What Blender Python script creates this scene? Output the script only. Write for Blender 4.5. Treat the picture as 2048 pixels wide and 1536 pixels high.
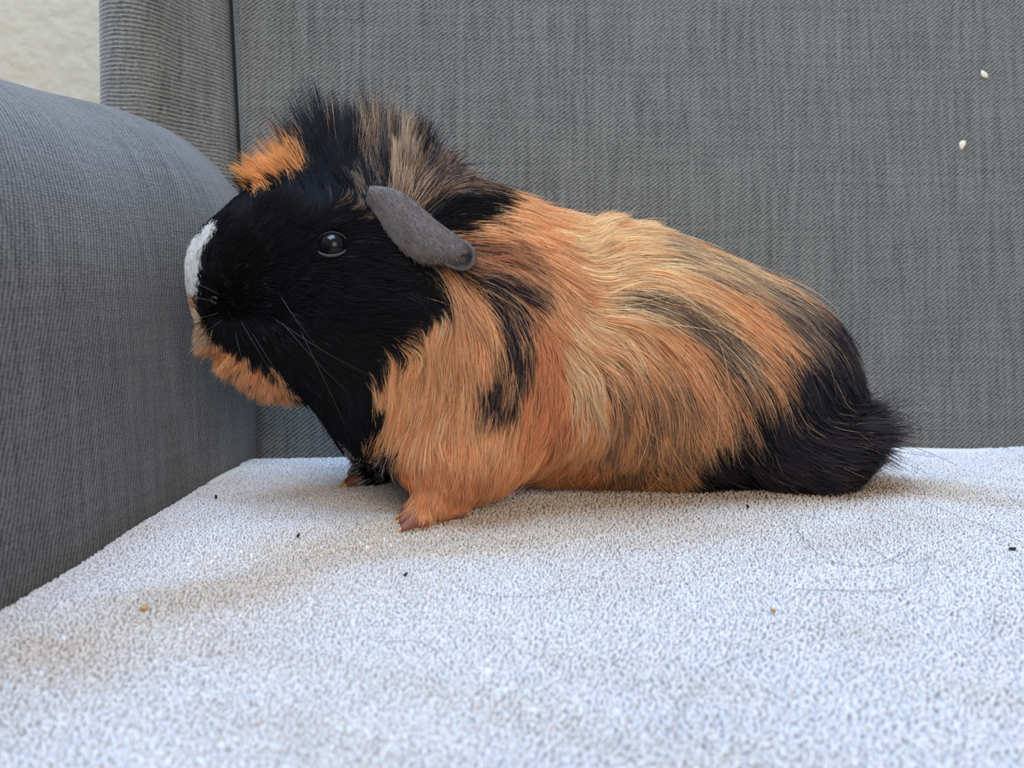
import bpy, bmesh, math
import numpy as np
from mathutils import Vector, Matrix

for _o in list(bpy.data.objects):
    bpy.data.objects.remove(_o)
S = bpy.context.scene
COL = S.collection
rng = np.random.default_rng(11)

# ------------------------------------------------------------------ camera
F = 1600.0
CAMH = 0.08
TH = math.atan((768 - 577) / F)
cd = bpy.data.cameras.new('camera')
cam = bpy.data.objects.new('camera', cd)
COL.objects.link(cam)
cam.location = (0, 0, CAMH)
cam.rotation_euler = (math.radians(90) - TH, 0, 0)
cd.sensor_width = 36.0
cd.lens = F / 2048 * 36
cd.clip_start = 0.005
cd.dof.use_dof = True
cd.dof.focus_distance = 0.285
cd.dof.aperture_fstop = 15
S.camera = cam

# ------------------------------------------------------------------ world, lights, exposure
S.view_settings.view_transform = 'Standard'
S.view_settings.look = 'None'
S.view_settings.gamma = 1.0
S.view_settings.exposure = 0.0
S.view_settings.use_curve_mapping = False
W = bpy.data.worlds.new('world')
S.world = W
W.use_nodes = True
W.node_tree.nodes['Background'].inputs[0].default_value = (1.0, 0.93, 0.86, 1)
W.node_tree.nodes['Background'].inputs[1].default_value = 0.46


def area(name, loc, aim, size, col, power):
    l = bpy.data.lights.new(name, 'AREA')
    l.shape = 'SQUARE'
    l.size = size
    l.color = col
    l.energy = power
    o = bpy.data.objects.new(name, l)
    COL.objects.link(o)
    o.location = loc
    o.rotation_euler = (Vector(aim) - Vector(loc)).to_track_quat('-Z', 'Y').to_euler()
    return o


area('window_daylight', (-0.32, 0.05, 1.5), (0.0, 0.28, 0.03), 0.9, (0.50, 0.72, 1.0), 37)
area('front_fill', (0.7, -1.9, 1.0), (0.05, 0.30, 0.03), 1.3, (1.0, 0.84, 0.70), 30)  # unseen warm fill, added to brighten the near flank
S.cycles_curves.shape = 'RIBBONS'
S.cycles_curves.subdivisions = 2
S.cycles.max_bounces = 6
S.cycles.diffuse_bounces = 3
S.cycles.transparent_max_bounces = 8


# ------------------------------------------------------------------ helpers
CT, ST = math.cos(TH), math.sin(TH)


def ray(px, py):
    """direction of the sight line with unit world y"""
    X = (px - 1024) / F
    Y = (768 - py) / F
    yc = CT + Y * ST
    return np.array([X / yc, 1.0, (-ST + Y * CT) / yc])


def at(px, py, y):
    return np.array([0, 0, CAMH]) + ray(px, py) * y


def proj(P):
    P = np.asarray(P, dtype=np.float64)
    x, y, z = P[..., 0], P[..., 1], P[..., 2] - CAMH
    dep = y * CT - z * ST
    up = y * ST + z * CT
    return 1024 + F * x / dep, 768 - F * up / dep


def link(o, parent=None, **props):
    COL.objects.link(o)
    if parent is not None:
        o.parent = parent
    for k, v in props.items():
        o[k] = v
    return o


def mesh_obj(name, V, Fc, mat, parent=None, uv=None, smooth=True, **props):
    me = bpy.data.meshes.new(name)
    me.from_pydata([tuple(map(float, v)) for v in V], [], [tuple(f) for f in Fc])
    me.update()
    if uv is not None:
        l = me.uv_layers.new(name='UVMap')
        idx = np.zeros(len(me.loops), dtype=np.int32)
        me.loops.foreach_get('vertex_index', idx)
        l.data.foreach_set('uv', np.asarray(uv, dtype=np.float32)[idx].ravel())
    if smooth:
        me.polygons.foreach_set('use_smooth', [True] * len(me.polygons))
    if mat:
        me.materials.append(mat)
    return link(bpy.data.objects.new(name, me), parent, **props)


def grid_faces(n, m, closed=False):
    """n rows of m points"""
    out = []
    for i in range(n - 1):
        for j in range(m - 1 if not closed else m):
            j2 = (j + 1) % m
            out.append((i * m + j, i * m + j2, (i + 1) * m + j2, (i + 1) * m + j))
    return out


def nodes(name):
    m = bpy.data.materials.new(name)
    m.use_nodes = True
    nt = m.node_tree
    b = nt.nodes['Principled BSDF']
    return m, nt, b


def N(nt, typ, **kw):
    n = nt.nodes.new(typ)
    for k, v in kw.items():
        if k.startswith('in_'):
            n.inputs[int(k[3:])].default_value = v
        else:
            setattr(n, k, v)
    return n


def math_node(nt, op, a, b=None, clamp=False):
    n = nt.nodes.new('ShaderNodeMath')
    n.operation = op
    n.use_clamp = clamp
    for i, s in enumerate((a, b)):
        if s is None:
            continue
        if isinstance(s, (int, float)):
            n.inputs[i].default_value = s
        else:
            nt.links.new(s, n.inputs[i])
    return n.outputs[0]


def srgb(r, g, b):
    f = lambda c: (c / 255 / 12.92) if c <= 10 else ((c / 255 + 0.055) / 1.055) ** 2.4
    return (f(r), f(g), f(b))


def mixc(nt, fac, a, b):
    n = nt.nodes.new('ShaderNodeMix')
    n.data_type = 'RGBA'
    if isinstance(fac, (int, float)):
        n.inputs[0].default_value = fac
    else:
        nt.links.new(fac, n.inputs[0])
    for s, i in ((a, 6), (b, 7)):
        if isinstance(s, tuple):
            n.inputs[i].default_value = (*s[:3], 1)
        else:
            nt.links.new(s, n.inputs[i])
    return n.outputs[2]


# ------------------------------------------------------------------ materials
def fabric(name, angle, period, light, dark, streak=0.27, bump=0.4):
    """twill: diagonal ribs broken into dashes, with slubby vertical streaks; UV in metres"""
    m, nt, b = nodes(name)
    L = nt.links.new
    uv = N(nt, 'ShaderNodeUVMap')
    sep = N(nt, 'ShaderNodeSeparateXYZ')
    # wobble
    nz = N(nt, 'ShaderNodeTexNoise')
    nz.inputs['Scale'].default_value = 90
    nz.inputs['Detail'].default_value = 1
    L(uv.outputs[0], nz.inputs['Vector'])
    L(uv.outputs[0], sep.inputs[0])
    u, v = sep.outputs[0], sep.outputs[1]
    w = math_node(nt, 'MULTIPLY', math_node(nt, 'SUBTRACT', nz.outputs[0], 0.5), period * 0.9)
    ca, sa = math.cos(angle), math.sin(angle)
    across = math_node(nt, 'ADD', math_node(nt, 'ADD', math_node(nt, 'MULTIPLY', u, -sa), math_node(nt, 'MULTIPLY', v, ca)), w)
    k = 2 * math.pi / period
    rib = math_node(nt, 'ADD', math_node(nt, 'MULTIPLY', math_node(nt, 'SINE', math_node(nt, 'MULTIPLY', across, k)), 0.5), 0.5)
    # yarn dashes: horizontal and vertical yarn counts
    vy = math_node(nt, 'SINE', math_node(nt, 'MULTIPLY', v, 2 * math.pi / (period * 0.55)))
    dash = math_node(nt, 'ADD', math_node(nt, 'MULTIPLY', vy, 0.16), 0.84)
    # fleck noise
    mp = N(nt, 'ShaderNodeMapping')
    mp.inputs['Scale'].default_value = (1 / (period * 0.9), 1 / (period * 0.55), 1)
    L(uv.outputs[0], mp.inputs[0])
    fl = N(nt, 'ShaderNodeTexNoise')
    fl.inputs['Scale'].default_value = 1.0
    fl.inputs['Detail'].default_value = 2
    L(mp.outputs[0], fl.inputs['Vector'])
    # vertical slubs
    mp2 = N(nt, 'ShaderNodeMapping')
    mp2.inputs['Scale'].default_value = (330, 26, 1)
    L(uv.outputs[0], mp2.inputs[0])
    sl = N(nt, 'ShaderNodeTexNoise')
    sl.inputs['Scale'].default_value = 1.0
    sl.inputs['Detail'].default_value = 3
    L(mp2.outputs[0], sl.inputs['Vector'])
    mp3 = N(nt, 'ShaderNodeMapping')
    mp3.inputs['Scale'].default_value = (22, 300, 1)
    L(uv.outputs[0], mp3.inputs[0])
    sh = N(nt, 'ShaderNodeTexNoise')
    sh.inputs['Scale'].default_value = 1.0
    sh.inputs['Detail'].default_value = 2
    L(mp3.outputs[0], sh.inputs['Vector'])
    a = math_node(nt, 'MULTIPLY', rib, dash)
    a = math_node(nt, 'ADD', math_node(nt, 'MULTIPLY', a, 0.62), math_node(nt, 'MULTIPLY', math_node(nt, 'SUBTRACT', fl.outputs[0], 0.5), 1.0))
    a = math_node(nt, 'ADD', a, math_node(nt, 'MULTIPLY', math_node(nt, 'SUBTRACT', sl.outputs[0], 0.5), streak * 2))
    a = math_node(nt, 'ADD', a, math_node(nt, 'MULTIPLY', math_node(nt, 'SUBTRACT', sh.outputs[0], 0.5), streak * 0.9))
    a = math_node(nt, 'ADD', a, 0.16, clamp=True)
    L(mixc(nt, a, dark, light), b.inputs['Base Color'])
    b.inputs['Roughness'].default_value = 0.9
    b.inputs['Specular IOR Level'].default_value = 0.15
    b.inputs['Sheen Weight'].default_value = 0.25
    b.inputs['Sheen Roughness'].default_value = 0.5
    bp = N(nt, 'ShaderNodeBump')
    bp.inputs['Strength'].default_value = bump
    bp.inputs['Distance'].default_value = 0.0005
    L(a, bp.inputs['Height'])
    L(bp.outputs[0], b.inputs['Normal'])
    return m


M_back = fabric('grey_twill_back', math.radians(38), 0.00165, srgb(144, 143, 138), srgb(50, 50, 49))
M_arm = fabric('grey_twill_arm', math.radians(68), 0.00175, srgb(140, 142, 146), srgb(48, 50, 53), streak=0.35, bump=0.6)
M_wing = fabric('grey_twill_wing', math.radians(2), 0.00185, srgb(158, 158, 154), srgb(62, 63, 62), streak=0.3)


def plain(name, col, rough=0.6, spec=0.3, noise=0.0, scale=200, bump=0.0):
    m, nt, b = nodes(name)
    b.inputs['Roughness'].default_value = rough
    b.inputs['Specular IOR Level'].default_value = spec
    b.inputs['Base Color'].default_value = (*col, 1)
    if noise or bump:
        tc = N(nt, 'ShaderNodeTexCoord')
        nz = N(nt, 'ShaderNodeTexNoise')
        nz.inputs['Scale'].default_value = scale
        nz.inputs['Detail'].default_value = 4
        nt.links.new(tc.outputs['Object'], nz.inputs['Vector'])
        if noise:
            lo = tuple(c * (1 - noise) for c in col)
            hi = tuple(min(1, c * (1 + noise)) for c in col)
            nt.links.new(mixc(nt, nz.outputs[0], lo, hi), b.inputs['Base Color'])
        if bump:
            bp = N(nt, 'ShaderNodeBump')
            bp.inputs['Strength'].default_value = 0.6
            bp.inputs['Distance'].default_value = bump
            nt.links.new(nz.outputs[0], bp.inputs['Height'])
            nt.links.new(bp.outputs[0], b.inputs['Normal'])
    return m


M_wall = plain('plaster', srgb(196, 187, 168), 0.85, 0.2, 0.05, 60, 0.004)
M_floor = plain('floor_boards', srgb(120, 90, 62), 0.5, 0.3, 0.2, 8)
M_wood = plain('dark_wood', srgb(60, 42, 30), 0.4, 0.4, 0.2, 30)
M_seam_shade = plain('seam_shade', srgb(38, 40, 42), 0.9, 0.1, 0.1, 900)
M_skin = plain('paw_skin', srgb(150, 92, 80), 0.55, 0.4, 0.15, 900, 0.0003)
M_claw = plain('claw_horn', srgb(205, 165, 110), 0.3, 0.5, 0.12, 900)
M_eye = plain('eye_cornea', (0.004, 0.004, 0.006), 0.13, 0.25)
M_lid = plain('eyelid_skin', srgb(62, 58, 57), 0.6, 0.3, 0.2, 1500, 0.0002)
M_flake = plain('dry_flake', srgb(226, 222, 198), 0.6, 0.3, 0.1, 900)
M_crumb_dark = plain('dark_crumb', srgb(50, 42, 42), 0.8, 0.2)
M_crumb_tan = plain('tan_crumb', srgb(180, 140, 90), 0.8, 0.2)
M_hem = plain('towel_hem_weave', srgb(214, 210, 200), 0.9, 0.1, 0.06, 1400, 0.0003)
M_loose = plain('loose_hair', srgb(88, 78, 72), 0.5, 0.4)
M_whisk = plain('whisker_hair', srgb(84, 82, 80), 0.35, 0.5)
M_nostril_ear_shade = plain('nostril_skin_ear_shade', srgb(34, 28, 28), 0.45, 0.4)


def curve_mat(name, attr='tint', spec=0.08, rough=0.55, flat=None):
    m, nt, b = nodes(name)
    out = nt.nodes['Material Output']
    nt.nodes.remove(b)
    a = N(nt, 'ShaderNodeAttribute', attribute_name=attr)
    df = N(nt, 'ShaderNodeBsdfDiffuse')
    hr = N(nt, 'ShaderNodeBsdfHair')
    hr.component = 'Reflection'
    hr.inputs['RoughnessU'].default_value = 0.35
    hr.inputs['RoughnessV'].default_value = 1.0
    hr.inputs['Offset'].default_value = -0.05
    tr = N(nt, 'ShaderNodeBsdfTranslucent')
    m1 = N(nt, 'ShaderNodeMixShader', in_0=0.22)
    m2 = N(nt, 'ShaderNodeMixShader', in_0=spec)
    L = nt.links.new
    if flat:
        df.inputs[0].default_value = (*flat, 1)
        tr.inputs[0].default_value = (*flat, 1)
    else:
        L(a.outputs['Color'], df.inputs[0])
        L(a.outputs['Color'], tr.inputs[0])
    vm = N(nt, 'ShaderNodeVectorMath', operation='MULTIPLY_ADD')
    vm.inputs[1].default_value = (3.0, 3.0, 3.2)
    vm.inputs[2].default_value = (0.25, 0.25, 0.29)
    L(a.outputs['Color'], vm.inputs[0])
    vn = N(nt, 'ShaderNodeVectorMath', operation='MINIMUM')
    vn.inputs[1].default_value = (0.8, 0.8, 0.8)
    L(vm.outputs[0], vn.inputs[0])
    L(vn.outputs[0], hr.inputs['Color'])
    L(df.outputs[0], m1.inputs[1])
    L(tr.outputs[0], m1.inputs[2])
    L(m1.outputs[0], m2.inputs[1])
    L(hr.outputs[0], m2.inputs[2])
    L(m2.outputs[0], out.inputs[0])
    return m


M_fur = curve_mat('fur_strands')
def terry_mat():
    m, nt, b = nodes('terry_loops')
    a = N(nt, 'ShaderNodeAttribute', attribute_name='tint')
    df = N(nt, 'ShaderNodeBsdfDiffuse')
    nt.links.new(a.outputs['Color'], df.inputs[0])
    nt.links.new(df.outputs[0], nt.nodes['Material Output'].inputs[0])
    nt.nodes.remove(b)
    return m


M_terry = terry_mat()


def curves_obj(name, P, R, mat, tint=None, parent=None, **props):
    """P (n, k, 3), R (n, k) -> one curves object"""
    n, k = P.shape[:2]
    c = bpy.data.hair_curves.new(name)
    c.add_curves([k] * n)
    c.position_data.foreach_set('vector', P.astype(np.float32).ravel())
    at_ = c.attributes.get('radius') or c.attributes.new('radius', 'FLOAT', 'POINT')
    at_.data.foreach_set('value', R.astype(np.float32).ravel())
    if tint is not None:
        a = c.attributes.new('tint', 'FLOAT_COLOR', 'CURVE')
        t4 = np.ones((n, 4), dtype=np.float32)
        t4[:, :3] = tint
        a.data.foreach_set('color', t4.ravel())
    c.materials.append(mat)
    return link(bpy.data.objects.new(name, c), parent, **props)


# ------------------------------------------------------------------ room
def box(name, lo, hi, mat, parent=None, bevel=0.0, **props):
    bm = bmesh.new()
    bmesh.ops.create_cube(bm, size=1)
    for v in bm.verts:
        v.co = Vector([lo[i] + (v.co[i] + 0.5) * (hi[i] - lo[i]) for i in range(3)])
    if bevel:
        bmesh.ops.bevel(bm, geom=list(bm.edges), offset=bevel, segments=3, affect='EDGES')
    me = bpy.data.meshes.new(name)
    bm.to_mesh(me)
    bm.free()
    me.polygons.foreach_set('use_smooth', [bevel > 0] * len(me.polygons))
    me.materials.append(mat)
    return link(bpy.data.objects.new(name, me), parent, **props)


SEAT_Z = -0.44
box('wall_back', (-2.2, 0.86, SEAT_Z), (2.2, 0.96, 2.1), M_wall, kind='structure')
box('floor', (-2.2, -1.6, SEAT_Z - 0.05), (2.2, 0.96, SEAT_Z), M_floor, kind='structure')

# ------------------------------------------------------------------ armchair
chair = bpy.data.objects.new('armchair', None)
chair.location = (0.14, 0.15, SEAT_Z)
link(chair, label='grey twill upholstered wingback armchair with a rounded arm, holding the towel', category='armchair')
COFF = np.array([0.14, 0.15, SEAT_Z])


def back_y(x, z):
    return 0.374 + 0.075 * (x + 0.12) + 0.176 * z + 0.004 * np.sin((x + 0.12) * 7)


def seam_x(z):
    return -0.1235 - 0.072 * np.clip(z, -0.2, 1)


def chair_mesh(name, V, Fc, mat, uv=None, **kw):
    return mesh_obj(name, np.asarray(V) - COFF, Fc, mat, chair, uv=uv, **kw)


XR = 0.44  # right-hand inner side of the chair


def loft(sections, uvs=None):
    n, m = len(sections), len(sections[0])
    V = np.concatenate(sections)
    return V, grid_faces(n, m)


def cum(P):
    d = np.linalg.norm(np.diff(P, axis=0), axis=1)
    return np.concatenate([[0], np.cumsum(d)])


# backrest: a padded slab, rounded over at the side seams and the top
def build_backrest():
    zs = np.linspace(-0.12, 0.62, 60)
    secs, uvs = [], []
    for z in zs:
        xl = seam_x(z) + 0.001
        xr = XR + 0.085 * max(z, -0.2)
        xs = np.linspace(xl, xr, 50)
        e = np.minimum(xs - xl, xr - xs)
        r = 0.006
        rd = np.where(e < r, r - np.sqrt(np.maximum(r * r - (r - e) ** 2, 0)), 0)
        xs = np.concatenate([[xl] * 2, xl + r * (1 - np.cos(np.linspace(0.3, math.pi / 2, 6))), xs[1:-1][(xs[1:-1] > xl + r * 1.2) & (xs[1:-1] < xr - r * 1.2)],
                             xr - r * (1 - np.cos(np.linspace(math.pi / 2, 0.3, 6))), [xr] * 2])
        e = np.minimum(xs - xl, xr - xs)
        rd = np.where(e < r, r - np.sqrt(np.maximum(r * r - (r - e) ** 2, 0)), 0)
        ys = back_y(xs, z) + rd
        ys[0] = ys[-1] = ys[1] + 0.11
        secs.append(np.stack([xs, ys, np.full_like(xs, z)], 1))
    m = min(len(s) for s in secs)
    secs = [s[np.round(np.linspace(0, len(s) - 1, m)).astype(int)] for s in secs]
    top = secs[-1].copy()
    for k, (dz, dy) in enumerate(((0.02, 0.008), (0.032, 0.03), (0.034, 0.07), (0.0, 0.10))):
        t = secs[59].copy()
        t[:, 2] += dz
        t[:, 1] = np.maximum(t[:, 1], back_y(t[:, 0], 0.62) + dy)
        secs.append(t)
    V, Fc = loft(secs)
    uv = np.stack([V[:, 0], V[:, 2] * 1.015], 1)
    # flat back closing
    n0 = len(V)
    chair_mesh('backrest', V, Fc, M_back, uv)
    b = box('backrest_rear', (-0.15, 0.47, -0.12), (0.47, 0.50, 0.60), M_arm, None, 0.01)
    b.parent = chair
    b.location = -Vector(COFF)


build_backrest()


# arm: the cross-section swept front to back, crest rolled over
def arm_x(y):
    t = min(1.0, max(0.0, (0.365 - y) / 0.07))
    return -0.1225 - 0.0080 * t * t * (3 - 2 * t) - 0.3 * max(0.0, 0.25 - y) ** 2 / (1 + 10 * max(0.0, 0.25 - y))


def build_arm(side):
    ys = np.concatenate([np.linspace(-0.16, -0.13, 4), np.linspace(-0.12, 0.44, 46)])
    secs, uvs = [], []
    for y in ys:
        bul = 0.003 * math.sin((y + 0.1) * 9)
        xi = arm_x(y)
        fr = max(0.0, (-0.13 - y) / 0.03)  # rounded front end
        zc = 0.1475 + 0.008 * min(1, max(0, (y - 0.24) / 0.1)) - 0.02 * fr
        wx = 0.048
        P = []
        for z in np.linspace(-0.20, 0.072, 16):
            t = (0.072 - z) / 0.27
            P.append((xi - 0.004 * t + 0.0015 * math.sin(t * 3), z))
        for a in np.linspace(0, math.pi / 2, 16)[1:]:
            P.append((xi - wx * (1 - math.cos(a)), 0.072 + (zc - 0.072) * math.sin(a)))
        xo = xi - wx
        for x in np.linspace(xo, xo - 0.03, 4)[1:]:
            P.append((x, zc))
        for a in np.linspace(math.pi / 2, 0, 10)[1:]:
            P.append((xo - 0.03 - 0.035 * math.cos(a), 0.10 + (zc - 0.10) * math.sin(a)))
        for z in np.linspace(0.10, -0.24, 10)[1:]:
            P.append((xo - 0.065, z))
        P = np.array(P)
        if fr > 0:
            c = np.array([xo - 0.006, 0])
            P[:, 0] = c[0] + (P[:, 0] - c[0]) * (1 - 0.30 * fr ** 2)
        if side > 0:
            P[:, 0] = (XR - 0.1225) - P[:, 0]
        s = np.stack([P[:, 0], np.full(len(P), y), P[:, 1]], 1)
        uvs.append(np.stack([np.full(len(P), y), cum(s)], 1))
        secs.append(s)
    V, Fc = loft(secs)
    nm = len(secs[0])
    Fc.append(tuple(range(nm)))
    uv = np.concatenate(uvs)
    chair_mesh('arm', V, Fc, M_arm, uv)


build_arm(-1)
build_arm(1)


# wing: curved upright panel between arm and backrest
def build_wing(side):
    zs = np.linspace(-0.05, 0.56, 60)
    secs, uvs = [], []
    for z in zs:
        sx = seam_x(z)
        y0 = back_y(sx, z) + 0.004
        fl = -0.05 * max(0, z - 0.12)
        key = np.array([(sx, y0 + 0.05), (sx - 0.0005, y0 + 0.006), (sx - 0.004, y0 - 0.008), (sx - 0.012, 0.378 + 0.10 * max(z, 0) * 0.6),
                        (-0.163 - fl, 0.367), (-0.177 - fl, 0.364), (-0.1885 - fl, 0.372), (-0.194 - fl, 0.39), (-0.196 - fl, 0.43), (-0.196 - fl, 0.50)])
        # smooth the key line
        P = key.copy()
        for _ in range(3):
            Q = [P[0]]
            for a, b in zip(P[:-1], P[1:]):
                Q += [0.75 * a + 0.25 * b, 0.25 * a + 0.75 * b]
            Q.append(P[-1])
            P = np.array(Q)
        top = max(0, (z - 0.50) / 0.06)
        if top > 0:
            c = P.mean(0)
            P = c + (P - c) * (1 - 0.35 * top ** 2)
        if side > 0:
            P[:, 0] = (XR - 0.1225) - P[:, 0]
        s = np.stack([P[:, 0], P[:, 1], np.full(len(P), z)], 1)
        secs.append(s)
        uvs.append(np.stack([cum(s), np.full(len(P), z)], 1))
    V, Fc = loft(secs)
    nm = len(secs[0])
    Fc.append(tuple(range((len(secs) - 1) * nm, len(secs) * nm)))
    chair_mesh('wing', V, Fc, M_wing, np.concatenate(uvs))


build_wing(-1)
build_wing(1)


def tube(name, pts, rad, mat, parent=None, off=None, seg=6, cap=True, **props):
    pts = np.asarray(pts, dtype=float)
    if off is not None:
        pts = pts - off
    n = len(pts)
    rad = np.broadcast_to(np.asarray(rad, dtype=float), (n,))
    V = []
    for i in range(n):
        t = pts[min(i + 1, n - 1)] - pts[max(i - 1, 0)]
        t /= np.linalg.norm(t) + 1e-12
        a = np.cross(t, (0.13, 0.21, 0.97))
        a /= np.linalg.norm(a)
        b = np.cross(t, a)
        for j in range(seg):
            q = 2 * math.pi * j / seg
            V.append(pts[i] + rad[i] * (math.cos(q) * a + math.sin(q) * b))
    Fc = grid_faces(n, seg, closed=True)
    if cap:
        Fc.append(tuple(range(seg))[::-1])
        Fc.append(tuple(range((n - 1) * seg, n * seg)))
    return mesh_obj(name, V, Fc, mat, parent, **props)


# dark strand painting in the shade of the gap where wing meets backrest
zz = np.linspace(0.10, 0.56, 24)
tube('seam', [(seam_x(z) + 0.0005, back_y(seam_x(z), z) + 0.004, z) for z in zz], 0.0007, M_seam_shade, chair, COFF)

b = box('seat_cushion', (-0.118, -0.14, -0.135), (0.436, 0.362, -0.014), M_arm, None, 0.02)
b.parent = chair
b.location = -Vector(COFF)
b = box('seat_base', (-0.17, -0.13, -0.27), (0.48, 0.46, -0.14), M_arm, None, 0.01)
b.parent = chair
b.location = -Vector(COFF)
for lx in (-0.14, 0.45):
    for ly in (-0.10, 0.43):
        q = Matrix.Translation((0, 0, 0))
        V = []
        for z, r in ((SEAT_Z, 0.013), (-0.33, 0.020), (-0.262, 0.024)):
            for sx, sy in ((-1, -1), (1, -1), (1, 1), (-1, 1)):
                V.append((lx + sx * r, ly + sy * r, z))
        Fc = grid_faces(3, 4, closed=True) + [(3, 2, 1, 0), (8, 9, 10, 11)]
        mesh_obj('leg', np.array(V) - COFF, Fc, M_wood, chair, smooth=False)


# ------------------------------------------------------------------ towel
def smooth01(t):
    t = np.clip(t, 0, 1)
    return t * t * (3 - 2 * t)


def towel_z(x, y):
    x = np.asarray(x, dtype=float)
    y = np.asarray(y, dtype=float)
    z = 0.0052 * np.exp(-((x - 0.085) / 0.085) ** 2 - ((y - 0.315) / 0.075) ** 2)
    # long soft crease from the front paw toward the near left
    d = y - (0.256 + 0.42 * x)
    w = smooth01((0.03 - x) / 0.06) * smooth01((x + 0.132) / 0.045)
    z = z + w * (-0.0022 * np.exp(-(d / 0.010) ** 2) + 0.0018 * np.exp(-((d - 0.022) / 0.016) ** 2) + 0.0012 * np.exp(-((d + 0.03) / 0.02) ** 2))
    z = z + 0.0007 * np.sin(x * 55 + 2 * np.sin(y * 30)) * np.sin(y * 48 + 1.3)
    # falls away at the arm and at the backrest
    z = z - 0.004 * smooth01((-0.119 - x) / 0.013) ** 1.6
    yb = 0.374 + 0.075 * (x + 0.12)
    z = z - 0.007 * smooth01((y - (yb - 0.012)) / 0.018) ** 1.5
    z = z - 0.01 * smooth01((0.09 - y) / 0.2)
    return z


def towel_mat():
    m, nt, b = nodes('white_terry_ground')
    L = nt.links.new
    tc = N(nt, 'ShaderNodeTexCoord')
    nz = N(nt, 'ShaderNodeTexNoise')
    nz.inputs['Scale'].default_value = 900
    L(tc.outputs['Object'], nz.inputs['Vector'])
    L(mixc(nt, nz.outputs[0], srgb(222, 219, 214), srgb(240, 238, 234)), b.inputs['Base Color'])
    b.inputs['Roughness'].default_value = 0.95
    b.inputs['Specular IOR Level'].default_value = 0.05
    bp = N(nt, 'ShaderNodeBump')
    bp.inputs['Distance'].default_value = 0.0008
    L(nz.outputs[0], bp.inputs['Height'])
    L(bp.outputs[0], b.inputs['Normal'])
    return m


M_ground = towel_mat()
gx0 = np.linspace(0, 1, 190)
V, UVT = [], []
gys = []
for t in np.linspace(0, 1, 170):
    yl = -0.10 + t * 0.472
    gx = (arm_x(yl) + 0.0008) * (1 - gx0) + 0.43 * gx0
    y = -0.10 + t * (0.374 + 0.10 + 0.075 * (gx + 0.12) - 0.002)
    gys.append(y)
    V.append(np.stack([gx, y, towel_z(gx, y)], 1))
V = np.concatenate(V)
low = V.copy()
low[:, 2] -= 0.003
n0 = len(V)
m_ = 190
n_ = 170
Fc = grid_faces(n_, m_)
Fl = [tuple(i + n0 for i in f[::-1]) for f in Fc]
rim = [i for i in range(m_)] + [r * m_ + m_ - 1 for r in range(1, n_)] + [(n_ - 1) * m_ + i for i in range(m_ - 2, -1, -1)] + [r * m_ for r in range(n_ - 2, 0, -1)]
Fr = [(rim[i], rim[(i + 1) % len(rim)], rim[(i + 1) % len(rim)] + n0, rim[i] + n0)[::-1] for i in range(len(rim))]
towel = mesh_obj('towel', np.concatenate([V, low]), Fc + Fl + Fr, M_ground,
                 label='white terry towel with looped pile spread over the armchair seat', category='towel')


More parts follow.
